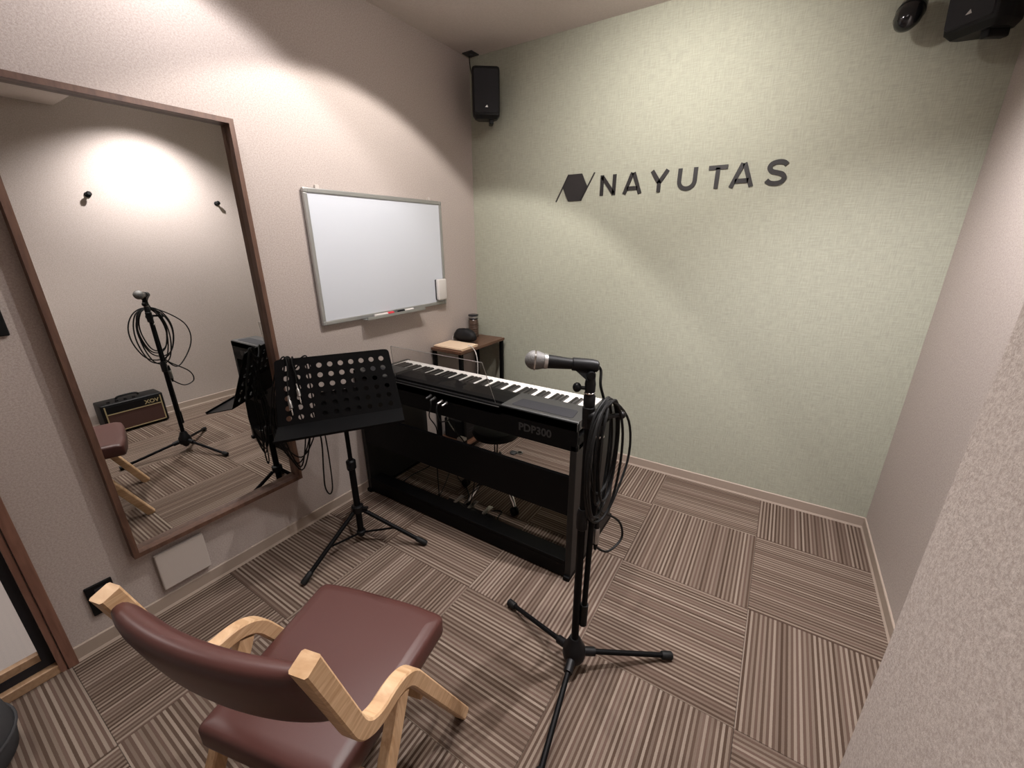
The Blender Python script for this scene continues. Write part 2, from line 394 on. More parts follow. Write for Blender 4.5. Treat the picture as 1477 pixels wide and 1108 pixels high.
t_.part('cap', MB().lathe([(0, .006), (.004, .0085), (.045, .0085)], (.040, -.783, .9985), (0, 1, 0), 14), 'blackp', smooth=True)
t_.part('barrel', MB().lathe([(0, .0078), (.072, .0076), (.076, .004)], (.040, -.739, .9985), (0, 1, 0), 14), 'white', smooth=True)
t = Thing('whiteboard_eraser', 'white rounded whiteboard eraser stuck upright at the board corner', 'eraser', (.017, -.408, 1.020))
t.part('grip', MB().box((.024, -.447, 1.020), (.050, -.369, 1.150), .010, 3), 'white', smooth=True)
t.part('felt_pad', MB().box((.0162, -.444, 1.023), (.026, -.372, 1.147), .002), 'gunm')

# ------------------------------------------------------------------ wall plates
t = Thing('vent_cover', 'square ivory vent cover low on the wall under the mirror', 'vent cover', (0, -1.995, .092))
t.part('cover_plate', MB().box((.006, -2.076, .092), (.022, -1.914, .252), .004), 'ivory')
t.part('back_frame', MB().box((.0, -2.066, .102), (.010, -1.924, .242)), 'white')
t = Thing('power_outlet', 'black power outlet plate low on the wall by the door', 'outlet', (0, -2.232, .134))
t.part('plate', MB().box((0, -2.268, .134), (.009, -2.196, .252), .003), 'blackp')
for zz in (.168, .210):
    t.part('socket', MB().box((.0085, -2.245, zz), (.0105, -2.219, zz + .026), .001), 'gap')
t = Thing('light_switch', 'dark light switch plate on the wall beside the door', 'switch', (0, -2.235, 1.125))
t.part('plate', MB().box((0, -2.270, 1.125), (.008, -2.200, 1.245), .003), 'blackp')
t.part('rocker', MB().box((.007, -2.250, 1.150), (.011, -2.220, 1.220), .002), 'gunm')

# ------------------------------------------------------------------ wall lettering
def wallprism(poly): return MB().prism(poly, lambda p: Vector((p[0], -.0002, p[1])), lambda p: Vector((p[0], -.005, p[1])))
def stroke(pts, w_):
    P = [Vector((p[0], p[1])) for p in pts]; L, R = [], []
    for i, p in enumerate(P):
        a = (p - P[i - 1]).normalized() if i else None; b = (P[i + 1] - p).normalized() if i < len(P) - 1 else None
        if a is None: a = b
        if b is None: b = a
        n1 = Vector((-a.y, a.x)); n2 = Vector((-b.y, b.x)); n_ = (n1 + n2).normalized(); k = w_ / 2 / max(.4, n_.dot(n1))
        L.append(p + n_ * k); R.append(p - n_ * k)
    return L + R[::-1]
t = Thing('wall_logo', 'black hexagon emblem and NAYUTAS lettering on the green wall', 'sign', (1.19, 0, 1.59))
t.part('hexagon', wallprism([Vector(p) for p in [(.695, 1.731), (.777, 1.731), (.812, 1.663), (.775, 1.590), (.696, 1.590), (.660, 1.663)]]), 'logo')
t.part('slash', wallprism(stroke([(.617, 1.590), (.695, 1.731)], .0065)), 'logo')
t.part('slash', wallprism(stroke([(.775, 1.590), (.853, 1.731)], .0065)), 'logo')
Z0, Z1, SW = 1.6095, 1.7125, .0195
def letter(x0, x1, strokes):
    mb = MB()
    for st in strokes:
        q = [(x0 + (x1 - x0) * a, Z0 + (Z1 - Z0) * b) for a, b in st]; mb.prism(stroke(q, SW), lambda p: Vector((p[0], -.0002, p[1])), lambda p: Vector((p[0], -.005, p[1])))
    t.part('letter', mb, 'logo')
e = .105
letter(.890, .979, [[(e, 0), (e, 1)], [(1 - e, 0), (1 - e, 1)], [(e, .93), (1 - e, .07)]])
Aa = [[(e, 0), (.5, 1)], [(1 - e, 0), (.5, 1)], [(.24, .27), (.76, .27)]]
letter(1.020, 1.122, [[(.08, 0), (.47, 1)], [(.92, 0), (.53, 1)], [(.22, .27), (.78, .27)]])
letter(1.162, 1.258, [[(.09, 1), (.5, .44)], [(.91, 1), (.5, .44)], [(.5, 0), (.5, .5)]])
ua = [(e, 1), (e, .42)] + [(.5 - .395 * math.cos(PI * k / 12), .42 - .33 * math.sin(PI * k / 12)) for k in range(1, 12)] + [(1 - e, .42), (1 - e, 1)]
letter(1.300, 1.393, [ua])
letter(1.442, 1.526, [[(0, .905), (1, .905)], [(.5, 0), (.5, .9)]])
letter(1.541, 1.644, [[(.08, 0), (.47, 1)], [(.92, 0), (.53, 1)], [(.22, .27), (.78, .27)]])
sp = [(p.x, p.y) for p in catmull([(.90, .79, 0), (.74, .90, 0), (.5, .93, 0), (.24, .87, 0), (.15, .72, 0), (.27, .57, 0), (.5, .505, 0), (.75, .43, 0), (.87, .275, 0), (.76, .12, 0), (.5, .07, 0), (.25, .11, 0), (.09, .22, 0)], 5)]
letter(1.687, 1.775, [sp])

def text_part(t, name, body, size, mtx, m):
    c = bpy.data.curves.new('txt', 'FONT'); c.body = body; c.size = size; c.extrude = .0006; c.offset = .0011; c.resolution_u = 3
    o = bpy.data.objects.new('txt', c); COL.objects.link(o)
    dg = bpy.context.evaluated_depsgraph_get(); me = bpy.data.meshes.new_from_object(o.evaluated_get(dg)); bpy.data.objects.remove(o)
    me.transform(mtx); me.transform(Matrix.Translation(-t.loc)) if not t.local else None
    me.materials.clear(); me.materials.append(M[m]); o = bpy.data.objects.new(name, me); COL.objects.link(o); o.parent = t.o; return o

# ------------------------------------------------------------------ speakers
def speaker(loc, rz, label, tilt, K=.84):
    t = Thing('wall_speaker', label, 'speaker', loc, rz, 'black satellite speakers in the wall corners', local=True)
    T = Matrix.Rotation(tilt, 4, 'X') @ Matrix.Scale(K, 4)
    def tr(mb): bmesh.ops.transform(mb.bm, matrix=T, verts=mb.bm.verts); return mb
    out = round_poly([(-.088, -.10), (.088, -.10), (.096, -.03), (.062, .085), (-.062, .085), (-.096, -.03)], .012, 3)
    def lay(z, k): return [Vector((p[0] * k, p[1] * k, z)) for p in out]
    t.part('cabinet', tr(MB().rings([lay(-.150, .80), lay(-.128, .98), lay(-.10, 1), lay(.128, 1), lay(.140, .97), lay(.146, .88)])), 'blackp', smooth=True, angle=.5)
    g = round_poly([(-.080, -.118), (.080, -.118), (.080, .130), (-.080, .130)], .014, 4)
    t.part('grille', tr(MB().prism(g, lambda p: Vector((p[0], -.098, p[1])), lambda p: Vector((p[0] * .97, -.108, p[1] * .975)))), 'grille')
    t.part('badge', tr(MB().prism([(-.010, -.086), (.010, -.086), (.004, -.072), (-.002, -.078)], lambda p: Vector((p[0], -.107, p[1])), lambda p: Vector((p[0], -.1095, p[1])))), 'steel')
    t.part('bracket', tr(MB().box((-.02, .075, -.03), (.02, .135, .03), .005)), 'blackp')
    t.part('lower_bracket', tr(MB().box((.02, -.06, -.178), (.05, .05, -.144), .006)), 'blackp')
speaker((.198, -.112, 2.172), PI / 4 - .12, 'black speaker hung in the corner above the whiteboard', .10)
speaker((W - .135, -.135, 2.150), -PI / 4, 'black speaker at the upper right beside the dome camera', .10)
t = Thing('cable_plate', 'small dark square cable plate on the ceiling above the corner speaker', 'cable plate', (.05, -.05, H))
t.part('plate', MB().box((.014, -.086, H - .006), (.086, -.014, H), .002), 'gunm')
t.part('boss', MB().lathe([(0, .014), (.006, .012)], (.05, -.05, H - .006), (0, 0, -1), 12), 'gunm', smooth=True)
single('speaker_wire', MB().tube(catmull([(.045, -.055, H - .010), (.046, -.056, 2.38), (.055, -.062, 2.345), (.075, -.080, 2.31), (.085, -.085, 2.29)], 6), .0028), 'rubber', 'thin wire dropping from the ceiling plate to the corner speaker', 'wire', (.05, -.05, H - .010), smooth=True)
# dome camera
b = Vector((2.068, 0, 2.170)); d = Vector((-.22, -.55, -.80)).normalized()
t = Thing('dome_camera', 'glossy black rounded camera on the green wall near the right speaker', 'camera', b)
t.part('wall_mount', MB().lathe([(0, .034), (.012, .034), (.02, .026)], b, (0, -1, 0), 20).cyl(b + Vector((0, -.01, 0)), b + Vector((-.004, -.055, -.005)), .017), 'blackp', smooth=True)
q = b + Vector((0.004, -.058, .02))
t.part('camera_body', MB().lathe([(0, .004), (.007, .027), (.024, .038), (.06, .042), (.09, .040), (.112, .030), (.124, .015), (.128, .001)], q, d, 24), 'blackg', smooth=True)
t.part('lens_ring', MB().lathe([(0, .0405), (.006, .043), (.010, .0432), (.014, .0418)], q + d * .050, d, 24), 'blackp', smooth=True)

# ------------------------------------------------------------------ side table by the corner, and what stands on it
TZ = .73
t = Thing('side_table', 'narrow side table with dark wood top and black legs in the corner', 'table', (.135, -.272, 0))
t.part('table_top', MB().box((.012, -.515, TZ - .018), (.258, -.030, TZ), .002), 'tabletop')
for lx, ly in ((.016, -.508), (.231, -.508), (.016, -.060), (.231, -.060)):
    t.part('leg', MB().box((lx, ly, 0), (lx + .023, ly + .023, TZ - .018), .002), 'black')
t.part('apron', MB().box((.045, -.47, TZ - .034), (.225, -.07, TZ - .018)), 'black')
t.part('lower_shelf', MB().box((.020, -.500, .075), (.252, -.045, .093), .002), 'tabletop')
t = Thing('tan_folder', 'pale tan folder lying on the front of the side table', 'folder', (.125, -.41, TZ + .0002))
t.part('cover', MB().box((.018, -.488, TZ + .0002), (.248, -.330, TZ + .004), .001), 'board')
t.part('sheet', MB().box((.016, -.492, TZ + .0042), (.246, -.326, TZ + .009), .001), 'board')
t.part('cover', MB().box((.018, -.488, TZ + .0092), (.248, -.330, TZ + .013), .001), 'board')
# pouch
def pouch(c):
    t = Thing('pouch', 'soft black zip pouch on the side table', 'pouch', (c[0], c[1], TZ + .0005))
    mb = MB(); R = []; N = 14
    for i in range(N + 1):
        s = i / N * 2 - 1; k = max(.10, (1 - abs(s) ** 2.6)) ** .5; y = c[1] - .0; ring = []
        for j in range(16):
            a = 2 * PI * j / 16; hx = math.copysign(abs(math.cos(a)) ** .7, math.cos(a)) * .038 * k
            hz = math.sin(a); hz = (hz if hz > 0 else hz * .9) * .047 * k
            ring.append(Vector((c[0] + s * .092, y + hx + .004 * math.sin(5 * s), TZ + .037 + hz - (1 - k) * .012 + .003 * math.sin(9 * s) * (1 if hz > 0 else 0))))
        R.append(ring)
    lo = min(v.z for r in R for v in r)
    for r in R:
        for v in r: v.z -= lo - TZ - .0008
    mb.rings(R); b = t.part('pouch_body', mb, 'pouch', smooth=True, angle=2)
    t.part('zip', MB().tube(catmull([(c[0] + .09 * s, c[1] - .003, TZ + .030 + .060 * (1 - abs(s) ** 2.4)) for s in (-.95, -.7, -.35, 0, .35, .7, .95)], 5), .0026, 6), 'rubber', smooth=True)
    t.part('strap', MB().tube(catmull([(c[0] - .088, c[1], TZ + .032), (c[0] - .098, c[1] - .012, TZ + .026), (c[0] - .094, c[1] - .022, TZ + .006)], 5), .0025, 6), 'ivory', smooth=True)
pouch((.100, -.272, 0))
bx, by = .056, -.118
t = Thing('drink_bottle', 'brown ribbed bottle with dark cap at the back of the side table', 'bottle', (bx, by, TZ))
prof = [(0, .030), (.004, .034)] + sum([[(.010 + .016 * k, .0345), (.017 + .016 * k, .0345), (.0215 + .016 * k, .0325)] for k in range(6)], []) + [(.112, .034), (.122, .030), (.126, .027)]
t.part('bottle_body', MB().lathe(prof, (bx, by, TZ), (0, 0, 1), 24), 'bottle', smooth=True)
t.part('cap', MB().lathe([(0, .029), (.003, .033), (.022, .033), (.024, .036), (.031, .036), (.033, .030)], (bx, by, TZ + .126), (0, 0, 1), 24), 'cap', smooth=True)
t.part('cap_ring', MB().lathe([(0, .0332), (.012, .0338), (.014, .0332)], (bx, by, TZ + .134), (0, 0, 1), 24), 'steel', smooth=True)
single('charging_cable', MB().tube(catmull([(.225, -.40, TZ + .016), (.250, -.402, TZ + .014), (.285, -.408, TZ - .01), (.306, -.415, TZ - .06), (.311, -.42, TZ - .14), (.30, -.43, .40), (.285, -.43, .16), (.27, -.42, .11)], 6), .0026), 'white', 'white cable hanging off the edge of the side table', 'cable', (.26, -.41, .11), smooth=True)
t = Thing('power_adapter', 'black adapter box on the low shelf of the side table', 'adapter', (.135, -.35, .093))
t.part('adapter_body', MB().box((.045, -.47, .0935), (.225, -.22, .235), .01), 'blackp')
t.part('vent_slot', MB().box((.2245, -.43, .15), (.2265, -.26, .156)).box((.2245, -.43, .17), (.2265, -.26, .176)), 'gap')

# ------------------------------------------------------------------ digital piano
PX0, PX1, PYB, PYF = .012, 1.293, -1.105, -.722
t = Thing('digital_piano', 'black digital piano on its stand, seen from behind', 'piano', ((PX0 + PX1) / 2, -.91, 0))
for xa, xb in ((PX0, PX0 + .028), (PX1 - .028, PX1)):
    t.part('side_panel', MB().box((xa, PYB, .012), (xb, PYF + .10, .640), .004), 'panel')
    t.part('foot', MB().box((xa - .001, PYB - .012, 0), (xb + .001, PYF + .13, .022), .004), 'black')
t.part('rear_panel', MB().box((PX0, PYB, .612), (PX1, PYB + .018, .735), .004), 'black')
t.part('centre_board', MB().box((PX0 + .028, PYB + .002, .318), (PX1 - .028, PYB + .020, .496)), 'black')
t.part('pedal_board', MB().box((PX0 + .028, PYB, .008), (PX1 - .028, PYB + .020, .075)).box((PX0 + .028, PYB, .075), (PX1 - .028, PYB + .075, .092), .003), 'black')
t.part('key_bed', MB().box((PX0, PYB + .018, .612), (PX1, PYF, .672), .004), 'black')
# raised top: two end sections and the recessed centre with the music-rest slot
def topsec(x0, x1):
    pr = [(PYB, .700), (PYB, .731), (PYB + .010, .738), (-.935, .736), (-.913, .724), (-.905, .700)]
    return MB().prism(pr, lambda p: Vector((x0, p[0], p[1])), lambda p: Vector((x1, p[0], p[1])))
for nm, a, b in (('end_cover', .948, PX1), ('end_cover', PX0, .250)):
    s = t.part(nm, topsec(a, b), 'gunm')
    s2 = t.part('speaker_inset', MB().prism(round_poly([(a + .035, -1.078), (b - .035, -1.078), (b - .045, -1.000), (a + .045, -1.000)], .012, 4), lambda p: Vector((p[0], p[1], .7365)), lambda p: Vector((p[0], p[1], .7392))), 'grille', s)
prc = [(PYB, .690), (PYB, .722), (PYB + .006, .726), (PYB + .022, .726), (PYB + .022, .708), (PYB + .060, .708), (PYB + .064, .722), (-.975, .724), (-.935, .724), (-.913, .722), (-.905, .690)]
t.part('control_panel', MB().prism(prc, lambda p: Vector((.250, p[0], p[1])), lambda p: Vector((.948, p[0], p[1]))), 'black')
t.part('rear_ledge', MB().box((.26, PYB - .003, .7225), (.94, PYB + .006, .7275), .0015), 'gunm')
for xa, xb in ((PX0, .040), (1.252, PX1)):
    t.part('cheek_block', MB().box((xa, -.905, .660), (xb, PYF, .706), .004), 'gunm')
t.part('key_slip', MB().box((.040, PYF - .016, .660), (1.252, PYF, .692), .003), 'black')
t.part('felt_strip', MB().box((.040, -.908, .688), (1.252, -.902, .700)), 'red')
KX0, KX1 = .0415, 1.2505; KW = (KX1 - KX0) / 52; KYB, KYF, KZ = -.904, -.742, .706
whites = 'ABCDEFG'
wkm = None; bkm = None
for k in range(52):
    c = KX0 + (51 - k + .5) * KW            # bass is on the pianist's left = large x here
    if wkm is None:
        o = MB().box((-KW / 2 + .0005, KYB, KZ - .022), (KW / 2 - .0005, KYF, KZ), .0012, 1).build('white_key', 'key', t.o, (0, t.loc.y, 0)); wkm = o.data
    else:
        o = bpy.data.objects.new('white_key', wkm); COL.objects.link(o); o.parent = t.o
    o.location = (c - t.loc.x, 0, 0)
    if k < 51 and whites[k % 7] in 'ACDFG':
        cb = c - KW / 2
        if bkm is None:
            pr = [(KYB, KZ), (KYB, KZ + .0125), (KYB + .094, KZ + .0115), (KYB + .102, KZ + .006), (KYB + .104, KZ)]
            mb = MB().rings([[Vector((-.0064, p[0], p[1])) for p in pr], [Vector((-.0050, p[0], p[1] if p[1] == KZ else p[1])) for p in pr], [Vector((.0050, p[0], p[1])) for p in pr], [Vector((.0064, p[0], p[1])) for p in pr]])
            for v_ in mb.bm.verts:
                if abs(v_.co.x) > .0058 and v_.co.z > KZ + .004: v_.co.z -= .003
            o = mb.build('black_key', 'bkey', t.o, (0, t.loc.y, 0)); bkm = o.data
        else:
            o = bpy.data.objects.new('black_key', bkm); COL.objects.link(o); o.parent = t.o
        o.location = (cb - t.loc.x, 0, .0004)
# clear music rest leaning in the slot
A = [Vector((.300, PYB + .034, .712)), Vector((.905, PYB + .034, .712)), Vector((.862, PYB - .002, .905)), Vector((.325, PYB - .002, .905))]
n_ = (A[1] - A[0]).cross(A[3] - A[0]).normalized() * .003
t.part('music_rest', MB().rings([A, [p + n_ for p in A]]), 'clear', label='clear acrylic music rest')
edge = [A[0] + n_ * .5, A[3] + n_ * .5, A[2] + n_ * .5, A[1] + n_ * .5]
t.part('rest_edge', MB().tube(edge[:2], .0013, 6).tube(edge[1:3], .0013, 6).tube(edge[2:], .0013, 6), 'steel', label='bright polished edge of the clear music rest')
# pedals
pu = t.part('pedal_box', MB().box((.545, PYB + .02, .01), (.845, PYB + .095, .090), .006), 'blackp')
for px in (.612, .702, .792):
    t.part('pedal', MB().prism(round_poly([(-.008, 0), (.008, 0), (.014, .075), (-.014, .075)], .006, 3), lambda p: Vector((px + p[0], PYB + .060 + p[1], .094)), lambda p: Vector((px + p[0], PYB + .060 + p[1], .104))), 'chrome', pu, label='chrome pedal')
# rear jacks with plugs
for jx, jz, mm in ((.560, .700, 'gunm'), (.585, .694, 'gunm'), (.628, .688, 'steel'), (.655, .684, 'steel')):
    t.part('jack_plug', MB().lathe([(0, .008), (.004, .008), (.004, .006), (.03, .0055), (.034, .003)], (jx, PYB + .001, jz), (0, -1, -.15), 12), mm, smooth=True)
text_part(t, 'model_lettering', 'PDP300', .046, Matrix.Translation((1.035, PYB - .0008, .648)) @ Matrix.Rotation(PI / 2, 4, 'X'), 'print')
single('signal_cable', MB().tube(catmull([(.628, PYB - .032, .684), (.632, PYB - .045, .655), (.640, PYB - .030, .60), (.650, PYB + .03, .585), (.655, PYB + .05, .52), (.690, PYB + .07, .46), (.72, PYB + .10, .30), (.66, PYB + .14, .10), (.60, PYB + .17, .006)], 7), .003), 'rubber', 'black cable hanging from the jacks on the back of the piano', 'cable', (.65, PYB, .05), smooth=True)
single('adapter_cable', MB().tube(catmull([(.585, PYB - .030, .690), (.590, PYB - .036, .66), (.560, PYB - .020, .60), (.545, PYB + .04, .50), (.50, PYB + .07, .30), (.45, PYB + .12, .06), (.414, PYB + .148, .004), (.35, PYB + .28, .004), (.288, PYB + .39, .004), (.26, PYB + .45, .004)], 7), .0028), 'rubber', 'thin black cable running from piano jacks to the carpet behind', 'cable', (.5, PYB + .05, .05), smooth=True)
single('floor_cable', MB().tube(catmull([(.090, -.60, .004), (.126, -.72, .004), (.110, -.85, .004), (.127, -.946, .004), (.198, -.975, .004), (.26, -.955, .004)], 7), .003), 'rubber', 'black cable on the carpet under the left end of the piano', 'cable', (.14, -.8, .0), smooth=True)
single('pedal_cable', MB().tube(catmull([(.330, -.60, .004), (.352, -.713, .004), (.485, -.791, .004), (.555, -.86, .004), (.585, -.935, .02), (.66, -.99, .05)], 7), .003), 'rubber', 'black cable curving along the carpet to the pedal box', 'cable', (.45, -.8, .0), smooth=True)
single('loop_cable', MB().tube(catmull([(.712, -.905, .004), (.78, -.865, .004), (.80, -.93, .004), (.868, -.985, .004), (.93, -1.02, .004)], 7), .003), 'rubber', 'black cable loop on the carpet right of the pedals', 'cable', (.8, -.93, .0), smooth=True)
t = Thing('white_plug', 'white plug with silver cord under the keyboard', 'plug', (.47, -.80, .30))
t.part('plug_body', MB().box((.455, -.82, .318), (.50, -.785, .336), .004), 'white')
t.part('cord', MB().tube(catmull([(.472, -.80, .33), (.42, -.80, .365), (.375, -.795, .41), (.372, -.79, .45), (.40, -.79, .485), (.425, -.79, .49)], 6), .0035), 'steel', smooth=True)

# ------------------------------------------------------------------ stool behind the piano
sx_, sy_ = .672, -.745
t = Thing('piano_stool', 'round black stool on a chrome five-arm base behind the piano', 'stool', (sx_, sy_, 0))
t.part('seat', MB().lathe([(0, .02), (0, .105), (.008, .122), (.03, .13), (.05, .122), (.062, .09), (.066, .001)], (sx_, sy_, .375), (0, 0, 1), 32), 'pouch', smooth=True)
t.part('gas_column', MB().cyl((sx_, sy_, .12), (sx_, sy_, .26), .024).cyl((sx_, sy_, .255), (sx_, sy_, .378), .014), 'chrome', smooth=True)
t.part('collar', MB().lathe([(0, .02), (.004, .028), (.016, .028), (.02, .02)], (sx_, sy_, .25), (0, 0, 1), 20), 'blackp', smooth=True)
for k in range(5):
    a = math.radians(-30 + 72 * k); c, s = math.cos(a), math.sin(a)
    pth = catmull([(sx_ + .02 * c, sy_ + .02 * s, .135), (sx_ + .07 * c, sy_ + .07 * s, .140), (sx_ + .13 * c, sy_ + .13 * s, .122), (sx_ + .18 * c, sy_ + .18 * s, .085), (sx_ + .205 * c, sy_ + .205 * s, .050)], 5)
    arm = t.part('base_arm', MB().tube(pth, .013, 10), 'chrome', smooth=True)
    w_ = Vector((sx_ + .21 * c, sy_ + .21 * s, .024)); ax = Vector((-s, c, 0))
    t.part('caster', MB().lathe([(-.018, .004), (-.018, .018), (-.014, .0235), (-.004, .0235), (-.003, .012), (.003, .012), (.004, .0235), (.014, .0235), (.018, .018), (.018, .004)], w_, ax, 18), 'rubber', arm, smooth=True)
t = Thing('round_cap', 'small dark and silver round cap lying on the carpet beyond the stool', 'cap', (.505, -.27, 0))
t.part('cap_body', MB().lathe([(0, .024), (.010, .024), (.014, .018), (.014, .001)], (.490, -.285, .0005), (0, 0, 1), 18), 'gunm', smooth=True)
t.part('ring', MB().lathe([(0, .022), (.008, .022), (.008, .014), (0, .014)], (.527, -.262, .0005), (0, 0, 1), 18), 'steel', smooth=True)

# ------------------------------------------------------------------ music stand
mx_, my_ = .345, -1.418
hdir = Vector((.549, .836, 0)).normalized(); nh = Vector((hdir.y, -hdir.x, 0))
Tm = Vector((.250, -1.360, .912)); Bm = Vector((.330, -1.412, .652)); Lm = Vector((.420, -1.485, .633))
dn = (Bm - Tm); Nn = hdir.cross(dn).normalized()
if Nn.dot(nh) < 0: Nn = -Nn
def TP(u, v, w_): return Tm + dn * v + hdir * (u * (.458 + .046 * v)) + Nn * w_
t = Thing('music_stand', 'black perforated music stand on a tripod in front of the mirror', 'music stand', (mx_, my_, 0))
def tray():
    mb = MB(); th = .0016; NC, NR = 10, 6; U0, U1, V0, V1 = -.46, .46, .07, .97
    cu, cv = (U1 - U0) / NC, (V1 - V0) / NR
    def quad(a, b, c, d):
        for w_, rev in ((th, False), (-th, True)):
            vs_ = [mb.bm.verts.new(TP(p[0], p[1], w_)) for p in (a, b, c, d)]; mb.bm.faces.new(vs_[::-1] if rev else vs_)
    # rounded outer border as a fan of quads between outline and cell block
    out = round_poly([(-.5, 0), (.5, 0), (.5, 1), (-.5, 1)], [.055, .055, .0, .0], 6); out = [(p[0], p[1]) for p in out]
    inn = []
    for p in out: inn.append((min(max(p[0], U0), U1), min(max(p[1], V0), V1)))
    for i in range(len(out)):
        a, b = out[i], out[(i + 1) % len(out)]; c, d = inn[(i + 1) % len(out)], inn[i]
        for w_ in (th, -th):
            ring = []
            for p in (a, b, c, d):
                if p not in ring: ring.append(p)
            if len(ring) > 2: mb.bm.faces.new([mb.bm.verts.new(TP(p[0], p[1], w_)) for p in ring])
        mb.bm.faces.new([mb.bm.verts.new(TP(p[0], p[1], w_)) for p, w_ in ((a, th), (b, th), (b, -th), (a, -th))])
    S = 16; rh = .0108
    for i in range(NC):
        for j in range(NR):
            c0 = U0 + cu * (i + .5); c1 = V0 + cv * (j + .5); sq = []; ci = []
            for k in range(S):
                a = 2 * PI * k / S + PI / 4; x, y = math.cos(a), math.sin(a); m_ = max(abs(x), abs(y))
                sq.append((c0 + x / m_ * cu / 2, c1 + y / m_ * cv / 2)); wd = .458 + .046 * c1
                ci.append((c0 + x * rh / wd, c1 + y * rh / dn.length))
            V = {}
            for nm, L_ in (('s', sq), ('c', ci)):
                for sgn in (1, -1): V[nm, sgn] = [mb.bm.verts.new(TP(p[0], p[1], th * sgn)) for p in L_]
            for k in range(S):
                n2 = (k + 1) % S
                for sgn in (1, -1): mb.bm.faces.new((V['s', sgn][k], V['s', sgn][n2], V['c', sgn][n2], V['c', sgn][k]))
                mb.bm.faces.new((V['c', 1][k], V['c', 1][n2], V['c', -1][n2], V['c', -1][k]))
    bmesh.ops.remove_doubles(mb.bm, verts=mb.bm.verts, dist=1e-5); return mb
t.part('desk_plate', tray(), 'black')
lv = (Lm - Bm); lu = lv.normalized(); ln = hdir.cross(lu).normalized()
if ln.z < 0: ln = -ln
lip = [(0, -.0018), (lv.length, -.0018), (lv.length + .002, .010), (lv.length - .002, .010), (lv.length - .003, .0018), (0, .0018)]
def LP(u, p): return Bm + hdir * (u * .504) + lu * p[0] + ln * p[1]
t.part('lip', MB().rings([[LP(-.5, p) for p in lip], [LP(.5, p) for p in lip]]), 'black')
ptop = Vector((mx_, my_, .645))
t.part('tilt_head', MB().cyl(ptop + Vector((0, 0, -.04)), ptop + Vector((0, 0, -.004)), .017).cyl(ptop + hdir * -.035 + Vector((0, 0, -.018)), ptop + hdir * .035 + Vector((0, 0, -.018)), .014), 'black', smooth=True, angle=.6)
bp = [TP(-.17, .56, -.006), TP(.19, .56, -.006), TP(.19, 1.0, -.006), TP(-.17, 1.0, -.006)]
t.part('mount_plate', MB().rings([bp, [p - Nn * .003 for p in bp]]), 'black')
t.part('upper_tube', MB().cyl((mx_, my_, .40), (mx_, my_, .62), .0095), 'black', smooth=True)
t.part('lower_tube', MB().cyl((mx_, my_, .045), (mx_, my_, .43), .0145), 'black', smooth=True)
t.part('height_clamp', MB().lathe([(0, .016), (.004, .021), (.04, .021), (.046, .015)], (mx_, my_, .405), (0, 0, 1), 18).cyl((mx_, my_, .425), (mx_ + .028, my_ - .034, .425), .006), 'blackp', smooth=True)
hz = .185
t.part('hub', MB().lathe([(0, .018), (.004, .026), (.034, .026), (.04, .018)], (mx_, my_, hz - .01), (0, 0, 1), 18).cyl((mx_, my_, hz + .012), (mx_ + .045, my_ + .02, hz + .016), .008), 'blackp', smooth=True)
t.part('slide_ring', MB().lathe([(0, .016), (.004, .021), (.018, .021), (.022, .016)], (mx_, my_, .052), (0, 0, 1), 18), 'blackp', smooth=True)
for fx, fy in ((.352, -1.727), (.617, -1.270), (.085, -1.268)):
    e_ = Vector((fx, fy, .012)); dd = (Vector((fx, fy, 0)) - Vector((mx_, my_, 0))).normalized(); s_ = Vector((mx_, my_, hz)) + dd * .026
    lg = t.part('leg', MB().cyl(s_, e_, .0095), 'black', smooth=True)
    m_ = (e_ - s_).normalized()
    t.part('rubber_foot', MB().lathe([(0, .010), (.004, .0125), (.045, .0135), (.055, .011)], e_ - m_ * .05, m_, 14), 'rubber', lg, smooth=True)
    t.part('brace', MB().cyl(Vector((mx_, my_, .062)) + dd * .018, s_ + (e_ - s_) * .52, .0048, seg=8), 'black', smooth=True)

# cable hung over the left of the music stand, with two silver plugs
def BK(u, z, off): q = TP(u, 1.0, 0); return Vector((q.x, q.y, z)) - nh * off
pts = [TP(-.335, .40, .008), TP(-.335, .25, .010), TP(-.355, .08, .010), TP(-.35, -.022, .000), TP(-.34, .15, -.012)]
# big coil hanging behind the desk
for k, (u0, u1, lo) in enumerate(((-.34, -.47, .42), (-.30, -.50, .40), (-.26, -.52, .46), (-.30, -.54, .43))):
    um = (u0 + u1) / 2; o_ = .018 + .007 * k
    pts += [BK(u0, .72, .045 + o_), BK(u0 + .02, .58, .05 + o_), BK(um, lo, .05 + o_), BK(u1 - .02, .58, .05 + o_), BK(u1, .72, .050 + o_), TP(u1 + .04, .18, -.012 - .004 * k), TP(um, -.026 - .004 * k, .001), TP(um + .05, .18, -.010 - .004 * k)]
pts += [TP(-.26, .05, -.010), TP(-.235, .30, -.010), TP(-.225, .6, -.012), TP(-.215, .95, -.014)]
q0 = BK(-.20, .55, .012)
pts += [q0, Vector((q0.x - .008, q0.y - .010, .40)), Vector((q0.x - .012, q0.y - .012, .32)), Vector((q0.x - .002, q0.y - .002, .285)), Vector((q0.x + .008, q0.y + .010, .32)), Vector((q0.x + .012, q0.y + .014, .45)), BK(-.165, .58, .012)]
pts += [TP(-.185, .92, -.014), TP(-.20, .5, -.012), TP(-.22, .1, -.010), TP(-.25, -.022, .001), TP(-.36, .10, -.03), TP(-.40, .05, -.01), TP(-.405, -.022, .002), TP(-.395, .15, .010), TP(-.405, .38, .010), TP(-.405, .56, .009)]
single('instrument_cable', MB().tube(catmull(pts, 7), .0032, 6), 'rubber', 'black instrument cable draped over the left edge of the music stand', 'cable', tuple(TP(-.3, 0, 0)), smooth=True)
